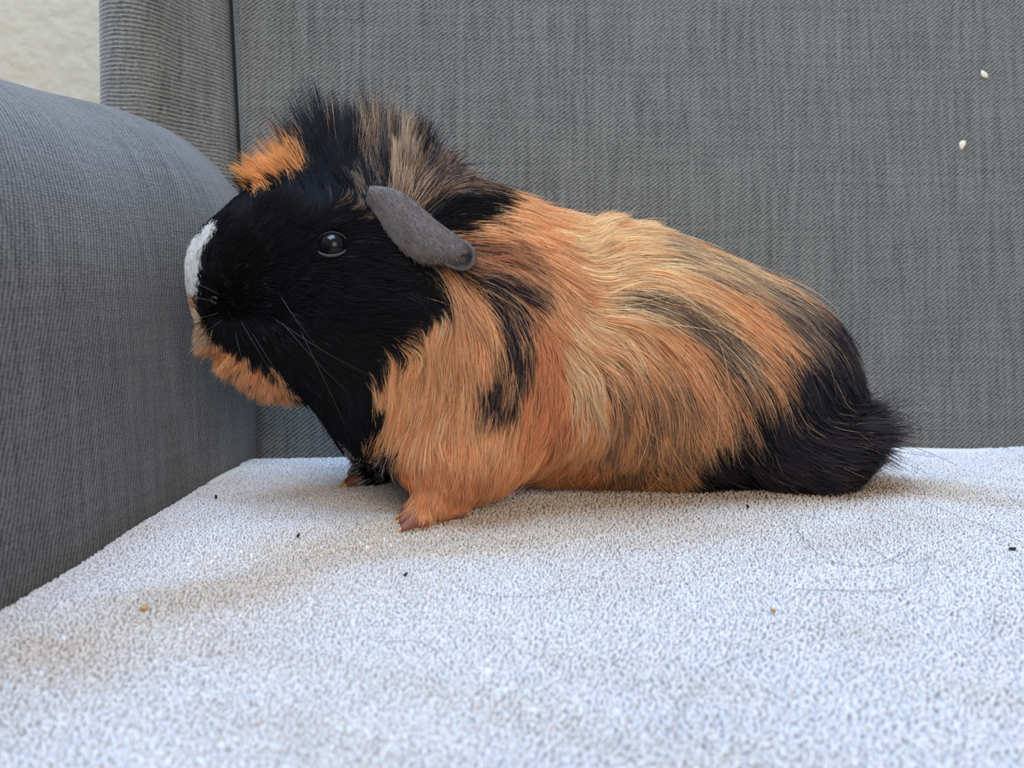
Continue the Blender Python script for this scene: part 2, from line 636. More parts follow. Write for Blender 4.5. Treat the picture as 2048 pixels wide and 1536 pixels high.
def build_terry():
    sp = 0.00108
    xs = np.arange(-0.145, 0.428, sp)
    ys = np.arange(0.03, 0.395, sp * 0.92)
    X, Y = np.meshgrid(xs, ys)
    X = X.ravel() + rng.normal(0, sp * 0.30, X.size)
    Y = Y.ravel() + rng.normal(0, sp * 0.30, Y.size)
    yb = 0.374 + 0.075 * (X + 0.12) - 0.004
    # keep what lies within a generous cone in front of the photographer, and its surroundings
    keep = (Y < yb) & (np.abs(X) < 0.9 * Y + 0.16)
    ax_ = np.vectorize(arm_x)(Y)
    keep &= X > ax_ + 0.001
    keep &= ~((X > 0.185) & (X < 0.232) & (Y > yb - 0.014))
    keep &= ~((X < ax_ + 0.007) & (Y > 0.318) & (Y < 0.352))
    X, Y = X[keep], Y[keep]
    n = len(X)
    # loops lie over in wandering rows
    ph = 1.1 + 0.7 * np.sin(X * 90 + 3 * np.sin(Y * 70)) + 0.7 * np.sin(Y * 130 + X * 40) + rng.normal(0, 0.85, n)
    c, s = np.cos(ph), np.sin(ph)
    h = rng.uniform(0.0009, 0.0015, n)
    l = rng.uniform(0.0006, 0.0013, n)
    k = 7
    t = np.linspace(0, 1, k)
    a = t * math.pi * 1.25
    P = np.zeros((n, k, 3))
    side = rng.normal(0, 0.00025, (n, 1)) * np.sin(a)[None]
    along = l[:, None] * (0.5 * (1 - np.cos(a)))[None] + rng.normal(0, 0.0001, (n, 1)) * t
    up = h[:, None] * np.sin(np.minimum(a, math.pi * 1.05))[None] + 0.0001
    P[:, :, 0] = X[:, None] + c[:, None] * along - s[:, None] * side
    P[:, :, 1] = Y[:, None] + s[:, None] * along + c[:, None] * side
    P[:, :, 2] = towel_z(P[:, :, 0], P[:, :, 1]) + np.maximum(up, -0.0003)
    R = np.broadcast_to(rng.uniform(0.00021, 0.00031, (n, 1)), (n, k))
    base = np.array(srgb(224, 223, 227))
    g = rng.uniform(0.90, 1.04, (n, 1))
    tint = base[None] * g
    # warm shade in front of the animal painted into the loops, and blotches
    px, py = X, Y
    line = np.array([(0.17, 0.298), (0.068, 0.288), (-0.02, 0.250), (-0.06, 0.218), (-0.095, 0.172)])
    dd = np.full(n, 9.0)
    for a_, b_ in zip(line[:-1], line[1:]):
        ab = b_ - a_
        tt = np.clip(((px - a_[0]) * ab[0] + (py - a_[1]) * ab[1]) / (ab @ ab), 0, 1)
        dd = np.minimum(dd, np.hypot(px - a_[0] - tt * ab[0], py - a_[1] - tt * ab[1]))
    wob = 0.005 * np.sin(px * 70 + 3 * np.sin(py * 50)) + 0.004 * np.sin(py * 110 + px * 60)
    shade_blotch = 0.95 * np.exp(-(np.maximum(dd + wob, 0) / 0.020) ** 2)
    shade_blotch += 0.8 * np.exp(-((px - 0.01) / 0.085) ** 2 - ((py - 0.254) / 0.030) ** 2)
    shade_blotch += 0.25 * np.clip(np.sin(px * 60 + 4 * np.sin(py * 41)) * np.sin(py * 77 + 2 * np.sin(px * 35)), 0, 1)
    shade_blotch = np.clip(shade_blotch, 0, 1)[:, None]
    tint = tint * (1 - shade_blotch) + tint * np.array([[0.82, 0.72, 0.60]]) * shade_blotch
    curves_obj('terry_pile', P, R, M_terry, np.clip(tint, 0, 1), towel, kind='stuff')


build_terry()

# flat woven hem that shows along the far right and the far left corner
def build_hem(xa, ya, wx_, wy_, n=24):
    """flat strip from a run of points, wx_/wy_ its width vector"""
    rows = []
    for k in range(5):
        f = k / 4
        X_ = xa + wx_ * f
        Y_ = ya + wy_ * f
        rows.append(np.stack([X_, Y_, towel_z(X_, Y_) + 0.0007 + 0.0012 * math.sin(f * math.pi)], 1))
    mesh_obj('hem', np.concatenate(rows), grid_faces(5, len(xa)), M_hem, towel, label='flat woven cream hem')


hx = np.linspace(0.183, 0.234, 30)
build_hem(hx, 0.374 + 0.075 * (hx + 0.12) - 0.018, 0.0, 0.014)
hy = np.linspace(0.317, 0.353, 24)
build_hem(np.array([arm_x(q) + 0.0015 for q in hy]), hy, 0.006, 0.0)

# ------------------------------------------------------------------ guinea pig: signed distance model
def E(px, py, y, rx, rz, ry, rot=0.0, k=0.012):
    """ellipsoid; centre by sight line and distance, radii rx/rz in photo pixels at that distance, ry in metres"""
    c = at(px, py, y)
    s = y / F
    return ('e', c, np.array([rx * s, ry, rz * s]), math.radians(rot), k)


def C(a, b, ra, rb, k=0.004):
    return ('c', np.asarray(a, float), np.asarray(b, float), (ra, rb), k)


def gnd(px, y, h=0.0):
    """a point over the towel seen in column px at distance y"""
    x = (px - 1024) / F * y * 1.0
    return np.array([x, y, float(towel_z(x, y)) + h])


PR = [
    E(1425, 765, .322, 268, 214, .050, -9, .02),
    E(1235, 712, .312, 235, 246, .047, 0, .025),
    E(1010, 690, .302, 205, 262, .044, 0, .03),
    E(850, 610, .296, 170, 235, .040, 0, .03),
    E(690, 505, .292, 205, 178, .033, 15, .02),
    E(700, 625, .292, 190, 165, .037, 0, .02),
    E(535, 560, .291, 125, 140, .023, 0, .02),
    E(460, 575, .291, 60, 103, .015, 12, .012),
    E(525, 685, .291, 105, 50, .015, -38, .010),
    E(790, 810, .298, 110, 130, .034, 0, .02),
    E(1590, 890, .318, 108, 86, .038, 0, .015),
    # near fore limb
    E(930, 890, .270, 105, 100, .013, 0, .015),
    E(912, 940, .267, 98, 52, .011, 0, .012),
    C(at(900, 960, .266), gnd(872, .262, .0065), .0085, .0062, .006),
    C(gnd(880, .263, .0055), gnd(838, .259, .0048), .0055, .0040, .003),
    C(gnd(880, .2625, .0042), gnd(912, .2620, .0034), .0038, .0030, .002),
    # far fore limb
    C(at(800, 880, .318), gnd(745, .318, .008), .014, .0065, .008),
    C(gnd(745, .318, .0068), gnd(712, .317, .0048), .0062, .0042, .004),
    # hind feet, tucked under
    C(gnd(1620, .304, .010), gnd(1510, .304, .006), .009, .0055, .006),
    C(gnd(1620, .350, .010), gnd(1510, .352, .006), .009, .0055, .006),
]
TOES = []


def paw(px0, y0, spread, n, length, r, k=0.0015):
    for i in range(n):
        f = (i / (n - 1) - 0.5) if n > 1 else 0
        a = gnd(px0 + 3, y0 + f * spread * 0.6, .0036)
        b = gnd(px0 - length * (1 - 0.25 * abs(f)), y0 + f * spread, .0022)
        m = (a + b) / 2 + np.array([0, 0, .0012])
        PR.append(C(a, m, r, r * .95, .002))
        PR.append(C(m, b, r * .95, r * .8, .001))
        TOES.append((m, b))


paw(840, .2590, .014, 4, 44, .0020)
paw(714, .3165, .009, 4, 30, .0016)
paw(1515, .304, .012, 3, 40, .002)
paw(1515, .352, .012, 3, 40, .002)


def prim_d(p, P):
    if p[0] == 'e':
        _, c, r, rot, k = p
        q = P - c.astype(np.float32)
        if rot:
            cr, sr = math.cos(rot), math.sin(rot)
            x = q[..., 0] * cr + q[..., 2] * sr
            z = -q[..., 0] * sr + q[..., 2] * cr
        else:
            x, z = q[..., 0], q[..., 2]
        y = q[..., 1]
        k0 = np.sqrt((x / r[0]) ** 2 + (y / r[1]) ** 2 + (z / r[2]) ** 2) + 1e-9
        k1 = np.sqrt((x / r[0] ** 2) ** 2 + (y / r[1] ** 2) ** 2 + (z / r[2] ** 2) ** 2) + 1e-9
        return k0 * (k0 - 1) / k1
    _, a, b, (ra, rb), k = p
    a = a.astype(np.float32)
    b = b.astype(np.float32)
    ab = b - a
    t = np.clip(((P - a) @ ab) / float(ab @ ab), 0, 1)
    q = P - a - t[..., None] * ab
    return np.sqrt((q ** 2).sum(-1)) - (ra + (rb - ra) * t)


LO = np.array([-0.132, 0.222, -0.006])
HI = np.array([0.158, 0.392, 0.128])
H = 0.00115
NG = np.ceil((HI - LO) / H).astype(int) + 1
ax = [LO[i] + H * np.arange(NG[i]) for i in range(3)]
G = np.full(tuple(NG), 0.05, dtype=np.float32)
PAD = 0.035
for p in PR:
    if p[0] == 'e':
        rm = max(p[2]) if p[3] else None
        ext = np.array([rm, p[2][1], rm]) if p[3] else p[2]
        lo, hi = p[1] - ext - PAD, p[1] + ext + PAD
    else:
        r = max(p[3]) + 0.012
        lo, hi = np.minimum(p[1], p[2]) - r, np.maximum(p[1], p[2]) + r
    i0 = np.clip(((lo - LO) / H).astype(int), 0, NG - 1)
    i1 = np.clip(((hi - LO) / H).astype(int) + 2, 1, NG)
    sl = tuple(slice(i0[j], i1[j]) for j in range(3))
    PP = np.stack(np.meshgrid(*[ax[j][sl[j]] for j in range(3)], indexing='ij'), -1).astype(np.float32)
    d = prim_d(p, PP)
    g = G[sl]
    k = p[4]
    hh = np.maximum(k - np.abs(g - d), 0) / k
    G[sl] = np.minimum(g, d) - hh * hh * k * 0.25

TZG = towel_z(*np.meshgrid(ax[0], ax[1], indexing='ij'))[:, :, None] + 0.0012
G = np.maximum(G, (TZG - ax[2][None, None, :]).astype(np.float32))
GR = np.stack(np.gradient(G, H), -1)


def samp(P):
    """sdf value and unit outward normal"""
    q = (P - LO) / H
    q = np.clip(q, 0, NG - 1.001)
    i = q.astype(int)
    f = q - i
    v = np.zeros(P.shape[:-1])
    g = np.zeros(P.shape)
    for a in (0, 1):
        for b_ in (0, 1):
            for c in (0, 1):
                w = (f[..., 0] if a else 1 - f[..., 0]) * (f[..., 1] if b_ else 1 - f[..., 1]) * (f[..., 2] if c else 1 - f[..., 2])
                ii = (i[..., 0] + a, i[..., 1] + b_, i[..., 2] + c)
                v += w * G[ii]
                g += w[..., None] * GR[ii]
    over = np.linalg.norm(np.maximum(np.maximum(LO - P, P - HI), 0), axis=-1)
    g /= np.linalg.norm(g, axis=-1, keepdims=True) + 1e-9
    return v + over, g


def surface_nets():
    s = G < 0
    n0, n1, n2 = (NG - 1)
    cnt = np.zeros((n0, n1, n2), dtype=np.int8)
    for a in (0, 1):
        for b_ in (0, 1):
            for c in (0, 1):
                cnt += s[a:a + n0, b_:b_ + n1, c:c + n2]
    act = (cnt > 0) & (cnt < 8)
    I = np.argwhere(act)
    idx = -np.ones(act.shape, dtype=np.int64)
    idx[act] = np.arange(len(I))
    acc = np.zeros((len(I), 3))
    num = np.zeros(len(I))
    cor = [(a, b_, c) for a in (0, 1) for b_ in (0, 1) for c in (0, 1)]
    for x in cor:
        for k in range(3):
            if x[k]:
                continue
            y = list(x)
            y[k] = 1
            g1 = G[I[:, 0] + x[0], I[:, 1] + x[1], I[:, 2] + x[2]]
            g2 = G[I[:, 0] + y[0], I[:, 1] + y[1], I[:, 2] + y[2]]
            m = (g1 < 0) != (g2 < 0)
            t = g1 / np.where(m, g1 - g2, 1)
            pt = np.array(x, float)[None].repeat(len(I), 0)
            pt[:, k] = t
            acc[m] += pt[m]
            num[m] += 1
    V = LO + H * (I + acc / num[:, None])
    Q = []
    for k in range(3):
        sl0 = [slice(1, None) if j != k else slice(None) for j in range(3)]
        e0 = s[tuple(slice(1, NG[j] - 1) if j != k else slice(0, NG[j] - 1) for j in range(3))]
        e1 = s[tuple(slice(1, NG[j] - 1) if j != k else slice(1, NG[j]) for j in range(3))]
        ch = np.argwhere(e0 != e1)
        u, w = [(1, 2), (2, 0), (0, 1)][k]
        base = ch.copy()
        base[:, u] += 1
        base[:, w] += 1
        q = []
        for du, dw in ((-1, -1), (0, -1), (0, 0), (-1, 0)):
            c = base.copy()
            c[:, u] += du
            c[:, w] += dw
            q.append(idx[c[:, 0], c[:, 1], c[:, 2]])
        q = np.stack(q, 1)
        inside = e0[tuple(ch.T)]
        q[~inside] = q[~inside][:, ::-1]
        Q.append(q)
    Q = np.concatenate(Q)
    Q = Q[(Q >= 0).all(1)]
    return V, Q


BV, BQ = surface_nets()


def hit(px, py, y0=0.20, y1=0.36):
    """first point of the body along a sight line"""
    ys = np.linspace(y0, y1, 400)
    P = np.array([0, 0, CAMH]) + ray(px, py)[None] * ys[:, None]
    v, g = samp(P)
    i = np.argmax(v < 0)
    if not (v < 0).any():
        i = int(np.argmin(v))
    return P[i], g[i]


# ------------------------------------------------------------------ coat pattern (side-on chart of the animal)
def inpoly(x, y, poly):
    poly = np.asarray(poly, float)
    r = np.zeros(x.shape, bool)
    j = len(poly) - 1
    for i in range(len(poly)):
        xi, yi = poly[i]
        xj, yj = poly[j]
        if yi != yj:
            c = ((yi > y) != (yj > y)) & (x < (xj - xi) * (y - yi) / (yj - yi) + xi)
            r ^= c
        j = i
    return r


# colour kinds
KIND = {
    'orange': (srgb(234, 174, 120), 0.0, 0),
    'light': (srgb(248, 214, 168), 0.0, 0),
    'deep': (srgb(228, 152, 102), 0.0, 0),
    'black': (srgb(10, 10, 12), 0.0, 0),
    'soot': (srgb(62, 57, 62), 0.0, 0),
    'brown': (srgb(134, 108, 88), 0.0, 0),
    'tan': (srgb(202, 172, 142), 0.0, 0),
    'white': (srgb(232, 232, 232), 0.0, 0),
    'cream': (srgb(214, 178, 146), 0.0, 0),
    'flame': (srgb(236, 162, 92), 0.0, 0),
}
# (polygon, [(kind, share) ...]); later ones lie over earlier ones
COAT = [
    ([(0, 0), (3000, 0), (3000, 2000), (0, 2000)], [('orange', .8), ('light', .12), ('deep', .08)]),
    ([(1020, 640), (1130, 640), (1140, 900), (1060, 980), (1010, 990), (1040, 860), (1060, 760)], [('deep', .65), ('orange', .35)]),
    ([(800, 930), (1300, 930), (1300, 1100), (780, 1100)], [('deep', .5), ('orange', .5)]),
    ([(1180, 400), (1330, 430), (1420, 500), (1420, 600), (1220, 620), (1150, 500), (1120, 440)], [('light', .7), ('orange', .3)]),
    ([(1150, 640), (1290, 600), (1340, 680), (1240, 760), (1200, 880), (1140, 880), (1140, 740)], [('light', .65), ('orange', .35)]),
    ([(1340, 455), (1500, 515), (1620, 590), (1560, 620), (1450, 570), (1340, 520)], [('tan', .45), ('brown', .25), ('light', .3)]),
    ([(1260, 585), (1360, 590), (1460, 640), (1540, 740), (1480, 760), (1400, 690), (1330, 640), (1260, 620)], [('brown', .40), ('soot', .2), ('light', .4)]),
    ([(1230, 800), (1330, 740), (1420, 800), (1440, 960), (1200, 970)], [('brown', .38), ('orange', .62)]),
    ([(1420, 700), (1520, 780), (1580, 850), (1500, 900), (1440, 840)], [('orange', .72), ('soot', .28)]),
    # rump
    ([(1530, 560), (1640, 600), (1700, 690), (1640, 720), (1560, 650)], [('tan', .30), ('brown', .35), ('soot', .35)]),
    ([(1640, 610), (1680, 600), (1740, 680), (1760, 760), (1900, 800), (1900, 1100), (1370, 1100), (1395, 960), (1430, 905), (1490, 880), (1515, 820), (1560, 800), (1590, 830), (1570, 740), (1600, 700), (1640, 720)],
     [('soot', .55), ('black', .43), ('tan', .02)]),
    # head and neck, black
    ([(1000, 335), (1035, 385), (1010, 440), (935, 465), (905, 520), (890, 560), (912, 640), (850, 665), (835, 710), (765, 745), (748, 800), (768, 860), (735, 905), (690, 935), (560, 900), (300, 900), (300, 100), (900, 100)],
     [('black', .985), ('soot', .015)]),
    # ruff behind the ear
    ([(940, 480), (1060, 500), (1110, 590), (1070, 660), (1072, 760), (1040, 810), (1020, 850), (945, 850), (960, 790), (1015, 735), (1015, 660), (970, 590), (915, 545), (930, 500)],
     [('soot', .42), ('black', .30), ('brown', .14), ('orange', .14)]),
    ([(940, 480), (1060, 490), (1100, 560), (1000, 560), (930, 530)], [('brown', .45), ('deep', .4), ('soot', .15)]),
    # crown with paler hairs
    ([(700, 200), (790, 210), (850, 250), (870, 400), (800, 400), (740, 330)], [('black', .62), ('brown', .34), ('tan', .04)]),
    ([(790, 210), (835, 240), (850, 400), (795, 400), (780, 330)], [('tan', .34), ('brown', .50), ('black', .16)]),
    ([(860, 290), (960, 310), (1000, 370), (900, 400), (850, 390)], [('brown', .36), ('soot', .52), ('tan', .12)]),
    ([(700, 330), (760, 345), (780, 400), (730, 440), (690, 400)], [('brown', .35), ('black', .65)]),
    # forehead and crown tufts
    ([(455, 300), (530, 280), (600, 285), (600, 330), (545, 350), (520, 372), (490, 372)], [('flame', 1.0)]),
    ([(628, 232), (664, 232), (664, 258), (640, 260)], [('flame', .22), ('black', .78)]),
    # blaze and lips
    ([(340, 500), (392, 472), (426, 438), (433, 450), (403, 500), (396, 545), (393, 590), (340, 590)], [('white', 1.0)]),
    ([(340, 588), (384, 588), (390, 615), (410, 672), (442, 706), (420, 730), (380, 700), (340, 640)], [('cream', 1.0)]),
    ([(360, 690), (440, 700), (510, 738), (565, 768), (590, 800), (592, 860), (480, 860), (360, 780)], [('orange', .8), ('deep', .2)]),
    # far fore limb
    ([(690, 905), (790, 930), (790, 1000), (640, 1000)], [('black', .9), ('white', .1)]),
    ([(640, 920), (712, 930), (718, 985), (640, 1000)], [('white', .7), ('black', .3)]),
]


def coat(u, v, r):
    """u, v chart position; r uniform random choosing within the mix -> rgb"""
    out = np.zeros(u.shape + (3,))
    for poly, mix in COAT:
        m = inpoly(u, v, poly)
        if not m.any():
            continue
        rr = r[m]
        col = np.zeros((len(rr), 3))
        acc = 0
        for kd, share in mix:
            s = (rr >= acc) & (rr < acc + share + (1e-6 if kd == mix[-1][0] else 0))
            col[s] = KIND[kd][0]
            acc += share
        z = (col.sum(1) == 0)
        col[z] = KIND[mix[0][0]][0]
        out[m] = col
    return out


# body mesh
pig = None


def body_mat():
    m, nt, b = nodes('coat_undercolour')
    a = N(nt, 'ShaderNodeAttribute', attribute_name='coat')
    nt.links.new(a.outputs['Color'], b.inputs['Base Color'])
    b.inputs['Roughness'].default_value = 0.9
    b.inputs['Specular IOR Level'].default_value = 0.05
    return m


M_body = body_mat()
me = bpy.data.meshes.new('guinea_pig')
me.from_pydata(BV.tolist(), [], BQ.tolist())
me.update()
me.polygons.foreach_set('use_smooth', [True] * len(me.polygons))
bu, bv = proj(BV)
bc = coat(bu, bv, rng.uniform(0, 1, len(BV))) * 0.55
# bare soles and toes
mz = BV[:, 2] - towel_z(BV[:, 0], BV[:, 1])
skin = np.zeros(len(BV), bool)
for (m, b_) in TOES:
    skin |= np.linalg.norm(BV - (m + b_) / 2, axis=1) < 0.0050
skin |= ((bu > 780) & (bu < 945) & (mz < 0.0052) & (BV[:, 1] < 0.285))
bc[skin] = srgb(142, 94, 82)
ca = me.attributes.new('coat', 'FLOAT_COLOR', 'POINT')
c4 = np.ones((len(BV), 4), dtype=np.float32)
c4[:, :3] = bc
ca.data.foreach_set('color', c4.ravel())
me.materials.append(M_body)
pig = bpy.data.objects.new('guinea_pig', me)
link(pig, label='long-haired black and orange guinea pig with white blaze standing in profile on the towel', category='guinea pig')

# ------------------------------------------------------------------ fur
# guide strokes: chart x, y, direction (right, down), length px, height off the skin mm, freedom 0..1
GUIDE = [
    # snout and face, short
    (400, 520, .25, -.95, 13, .5, 0), (395, 590, .2, -.9, 8, .4, 0), (430, 470, .5, -.85, 12, .5, 0), (460, 600, .7, -.2, 8, .3, 0), (480, 500, .75, -.55, 12, .4, 0),
    (540, 420, .75, -.6, 22, .5, 0), (600, 480, .9, -.3, 20, .4, 0), (560, 600, .95, .05, 16, .4, 0), (620, 560, .95, .1, 20, .4, 0),
    (520, 690, .75, .55, 20, .6, 0), (450, 680, .0, 1, 20, .6, .5), (420, 685, -.80, .60, 46, 1, 1), (500, 745, -.45, .9, 46, 1, 1), (460, 715, -.65, .75, 46, 1, 1), (535, 765, -.3, .95, 46, 1, 1), (570, 785, -.1, 1, 60, 1, .85),
    (600, 680, .8, .5, 40, .8, 0), (640, 780, .5, .8, 55, 1.2, .1), (700, 700, .85, .3, 60, 1, 0), (720, 620, .95, -.12, 60, 1, 0), (800, 640, .9, -.15, 70, 1.2, 0),
    (780, 560, .95, .1, 50, 1, 0), (740, 500, .95, .1, 35, .8, 0), (700, 430, .9, -.15, 45, 1, .1), (820, 700, .8, .5, 75, 1.5, 0), (860, 600, .7, .6, 80, 1.5, 0),
    (700, 860, .15, 1, 60, 1.6, .1), (660, 840, .2, .95, 50, 1.4, .1), (740, 800, .1, 1, 70, 1.5, 0), (610, 800, .35, .9, 50, 1.2, .1),
    # forehead tufts
    (505, 362, -.88, -.46, 62, 1.5, 1), (545, 342, -.74, -.55, 66, 1.5, 1), (590, 320, -.50, -.80, 60, 1.5, 1), (480, 390, -.1, -.95, 22, .6, .3),
    # paws
    (850, 985, -.1, 1, 42, 1, 0), (900, 1000, 0, 1, 40, 1, 0), (960, 1000, -.1, 1, 34, .8, 0), (920, 1030, 0, .6, 10, .3, 0), (820, 960, -.15, 1, 38, .7, 0), (750, 950, -.6, .7, 22, .5, .1), (710, 962, -.9, .3, 16, .6, .4),
    # crest
    (620, 320, -.55, -.82, 104, 1.5, 1), (660, 310, -.32, -.95, 116, 1.5, 1), (700, 310, -.10, -1, 112, 1.5, 1), (750, 320, .0, -1, 105, 1.5, 1), (640, 380, -.35, -.8, 70, 1.2, .6),
    (720, 390, -.35, -.75, 90, 1.2, .7), (790, 370, .05, -1, 130, 2, .95), (830, 350, .15, -1, 110, 2, .95), (860, 390, .45, -.85, 110, 2, .7),
    (880, 350, .45, -.85, 90, 2, .8), (910, 400, .75, -.5, 110, 2.5, .4), (930, 360, .8, -.55, 95, 2, .4), (950, 430, .98, .0, 100, 2.5, 0),
    # neck
    (1000, 400, .9, .35, 95, 2, .1), (1050, 450, .9, .42, 110, 2, .0), (1120, 500, .85, .5, 120, 2, 0), (1000, 500, .97, .12, 110, 2.5, 0), (950, 540, .95, .3, 110, 2.5, 0),
    (1050, 560, .8, .6, 130, 2.5, 0), (1120, 600, .62, .78, 130, 2.5, 0), (1170, 560, .85, .5, 90, 2, 0), (1160, 660, .65, .75, 100, 2.5, 0),
    # shoulder fan under the ear
    (910, 560, .5, .86, 130, 3, 0), (950, 620, .55, .84, 130, 3, 0), (900, 620, .22, .97, 140, 3.5, 0), (880, 660, -.28, .95, 130, 3, 0), (820, 720, -.45, .88, 100, 2.5, 0),
    (850, 800, -.2, .97, 110, 2.5, 0), (780, 860, -.42, .88, 90, 2.5, .15), (960, 720, .1, 1, 110, 2.5, 0), (1030, 650, .35, .93, 120, 2.5, 0), (1050, 740, -.12, 1, 110, 2, 0),
    (930, 860, -.05, 1, 90, 2, 0), (1000, 860, -.25, .95, 90, 2, 0), (1090, 750, .05, 1, 120, 2, 0), (1090, 870, -.25, .95, 100, 2, 0), (880, 940, .0, 1, 45, 1, 0), (960, 950, -.1, 1, 50, 1.2, 0), (1060, 930, -.3, .9, 60, 1, 0),
    # whorl behind the shoulder
    (1215, 560, .9, -.35, 120, 2.5, .05), (1220, 500, .75, -.62, 100, 2.5, .35), (1190, 455, .6, -.75, 75, 2, .75), (1250, 455, .85, -.45, 90, 2.5, .7), (1150, 430, .9, .1, 60, 1.5, .2), (1240, 600, .98, -.05, 150, 2.5, 0),
    (1210, 640, .95, .2, 150, 4, .1), (1190, 690, .85, .5, 140, 4, .1), (1160, 740, .55, .84, 130, 3.5, 0), (1140, 820, .1, 1, 110, 3, 0), (1200, 800, .35, .94, 130, 3, 0),
    (1170, 900, -.15, 1, 80, 2, 0), (1300, 500, .9, -.05, 150, 2.5, .1), (1350, 560, .92, .35, 190, 3, 0), (1450, 560, .88, .48, 190, 3, 0), (1550, 620, .78, .62, 170, 3, 0),
    (1300, 620, .85, .5, 190, 3.5, 0), (1400, 650, .75, .66, 200, 3.5, 0), (1500, 720, .62, .78, 190, 3.5, 0), (1280, 700, .6, .8, 180, 3.5, 0), (1380, 760, .42, .9, 180, 3.5, 0),
    (1260, 800, .18, .98, 150, 3, 0), (1340, 860, .12, .99, 120, 2.5, 0), (1250, 900, .0, 1, 80, 2, 0), (1440, 860, .32, .95, 150, 3, 0), (1400, 930, .4, .9, 90, 2.5, 0),
    (1600, 700, .6, .8, 170, 3, 0), (1640, 660, .62, .78, 150, 3, 0), (1560, 820, .45, .9, 150, 3.5, 0), (1650, 800, .6, .8, 140, 3.5, .1), (1690, 760, .55, .83, 130, 3.5, .1),
    (1520, 920, .55, .83, 110, 3.5, 0), (1620, 900, .88, .35, 140, 4, .35), (1690, 865, .98, .02, 130, 4, .85), (1705, 825, .93, -.1, 100, 4, .8), (1690, 915, .98, .05, 120, 4, .7), (1680, 950, .98, .12, 110, 3, .5), (1580, 960, .85, .45, 90, 3, 0),
    (1480, 960, .6, .75, 70, 2.5, 0),
]
GU = np.array(GUIDE, float)
GU[:, 2:4] /= np.linalg.norm(GU[:, 2:4], axis=1, keepdims=True)


def flow(u, v):
    """interpolated guide values at chart positions"""
    n = len(u)
    out = np.zeros((n, 5))
    for s in range(0, n, 40000):
        e = min(n, s + 40000)
        d2 = (u[s:e, None] - GU[None, :, 0]) ** 2 + (v[s:e, None] - GU[None, :, 1]) ** 2
        w = 1 / (d2 + 300.0) ** 2.2
        w /= w.sum(1, keepdims=True)
        out[s:e] = w @ GU[:, 2:7]
    d = np.linalg.norm(out[:, :2], axis=1, keepdims=True) + 1e-6
    out[:, :2] /= d
    return out


eye_c, eye_n = hit(664, 490)


def grow(R, nrm, K, seedscale, jit, lenmul, hmul):
    """R roots (n,3); returns paths (n,K,3)"""
    n = len(R)
    u, v = proj(R)
    f = flow(u, v)
    pxm = R[:, 1] / F
    Ln = f[:, 2] * pxm * lenmul
    P = np.zeros((n, K, 3))
    P[:, 0] = R
    p = R.copy()
    ds = Ln / (K - 1)
    prev = None
    for k in range(1, K):
        t = k / (K - 1)
        u, v = proj(p)
        fk = flow(u, v)
        free = f[:, 4]
        # long free tufts keep the direction they start with
        dx = fk[:, 0] * (1 - free) + f[:, 0] * free
        dz = fk[:, 1] * (1 - free) + f[:, 1] * free
        d = np.stack([dx, np.zeros(n), -dz], 1) + jit
        val, nr = samp(p)
        lying = 1 - free
        dn = (d * nr).sum(1, keepdims=True)
        d = d - dn * nr * lying[:, None]
        # near the underside let hair spill toward its own flank and down
        bad = np.linalg.norm(d, axis=1) < 0.35
        d[bad] += np.array([0, 0, -0.4])
        d /= np.linalg.norm(d, axis=1, keepdims=True) + 1e-9
        if prev is not None:
            d = 0.55 * d + 0.45 * prev
            d /= np.linalg.norm(d, axis=1, keepdims=True) + 1e-9
        prev = d
        p = p + d * ds[:, None]
        hgt = f[:, 3] * 0.001 * hmul * (1 - (1 - t) ** 2)
        val, nr = samp(p)
        want = np.maximum(hgt, hgt + (val - hgt) * free)
        p = p + nr * (want - val)[:, None]
        # rest on the towel
        tz = towel_z(p[:, 0], p[:, 1]) + 0.0012
        p[:, 2] = np.maximum(p[:, 2], tz)
        P[:, k] = p
    return P, f


def tri_area(V, Q):
    a = V[Q[:, 0]]
    return 0.5 * (np.linalg.norm(np.cross(V[Q[:, 1]] - a, V[Q[:, 2]] - a), axis=1) + np.linalg.norm(np.cross(V[Q[:, 2]] - a, V[Q[:, 3]] - a), axis=1))


QA = tri_area(BV, BQ)
QC = BV[BQ].mean(1)
qu, qv = proj(QC)
_, QN = samp(QC)
view = QC - np.array([0, 0, CAMH])
view /= np.linalg.norm(view, axis=1, keepdims=True)
facing = -(view * QN).sum(1)


def root_weights():
    w = QA.copy()
    w *= np.where(facing > -0.25, 1.0, 0.35)  # the flank turned to the backrest carries fewer strands
    bare = np.zeros(len(QC), bool)
    for (m, b_) in TOES:
        bare |= np.linalg.norm(QC - (m + b_) / 2, axis=1) < 0.0045
    bare |= ((qu > 780) & (qu < 935) & (QC[:, 2] - towel_z(QC[:, 0], QC[:, 1]) < 0.0048) & (QC[:, 1] < 0.285))
    bare |= np.linalg.norm(QC - eye_c, axis=1) < 0.0052
    bare |= QC[:, 2] < towel_z(QC[:, 0], QC[:, 1]) + 0.001
    w[bare] = 0
    return w


RW = root_weights()
NFUR = 210000
NCL = 9000


def pick(n, w):
    q = rng.choice(len(BQ), n, p=w / w.sum())
    a, b_ = rng.uniform(0, 1, (2, n, 1))
    V4 = BV[BQ[q]]
    P = (V4[:, 0] * (1 - a) + V4[:, 1] * a) * (1 - b_) + (V4[:, 3] * (1 - a) + V4[:, 2] * a) * b_
    return P


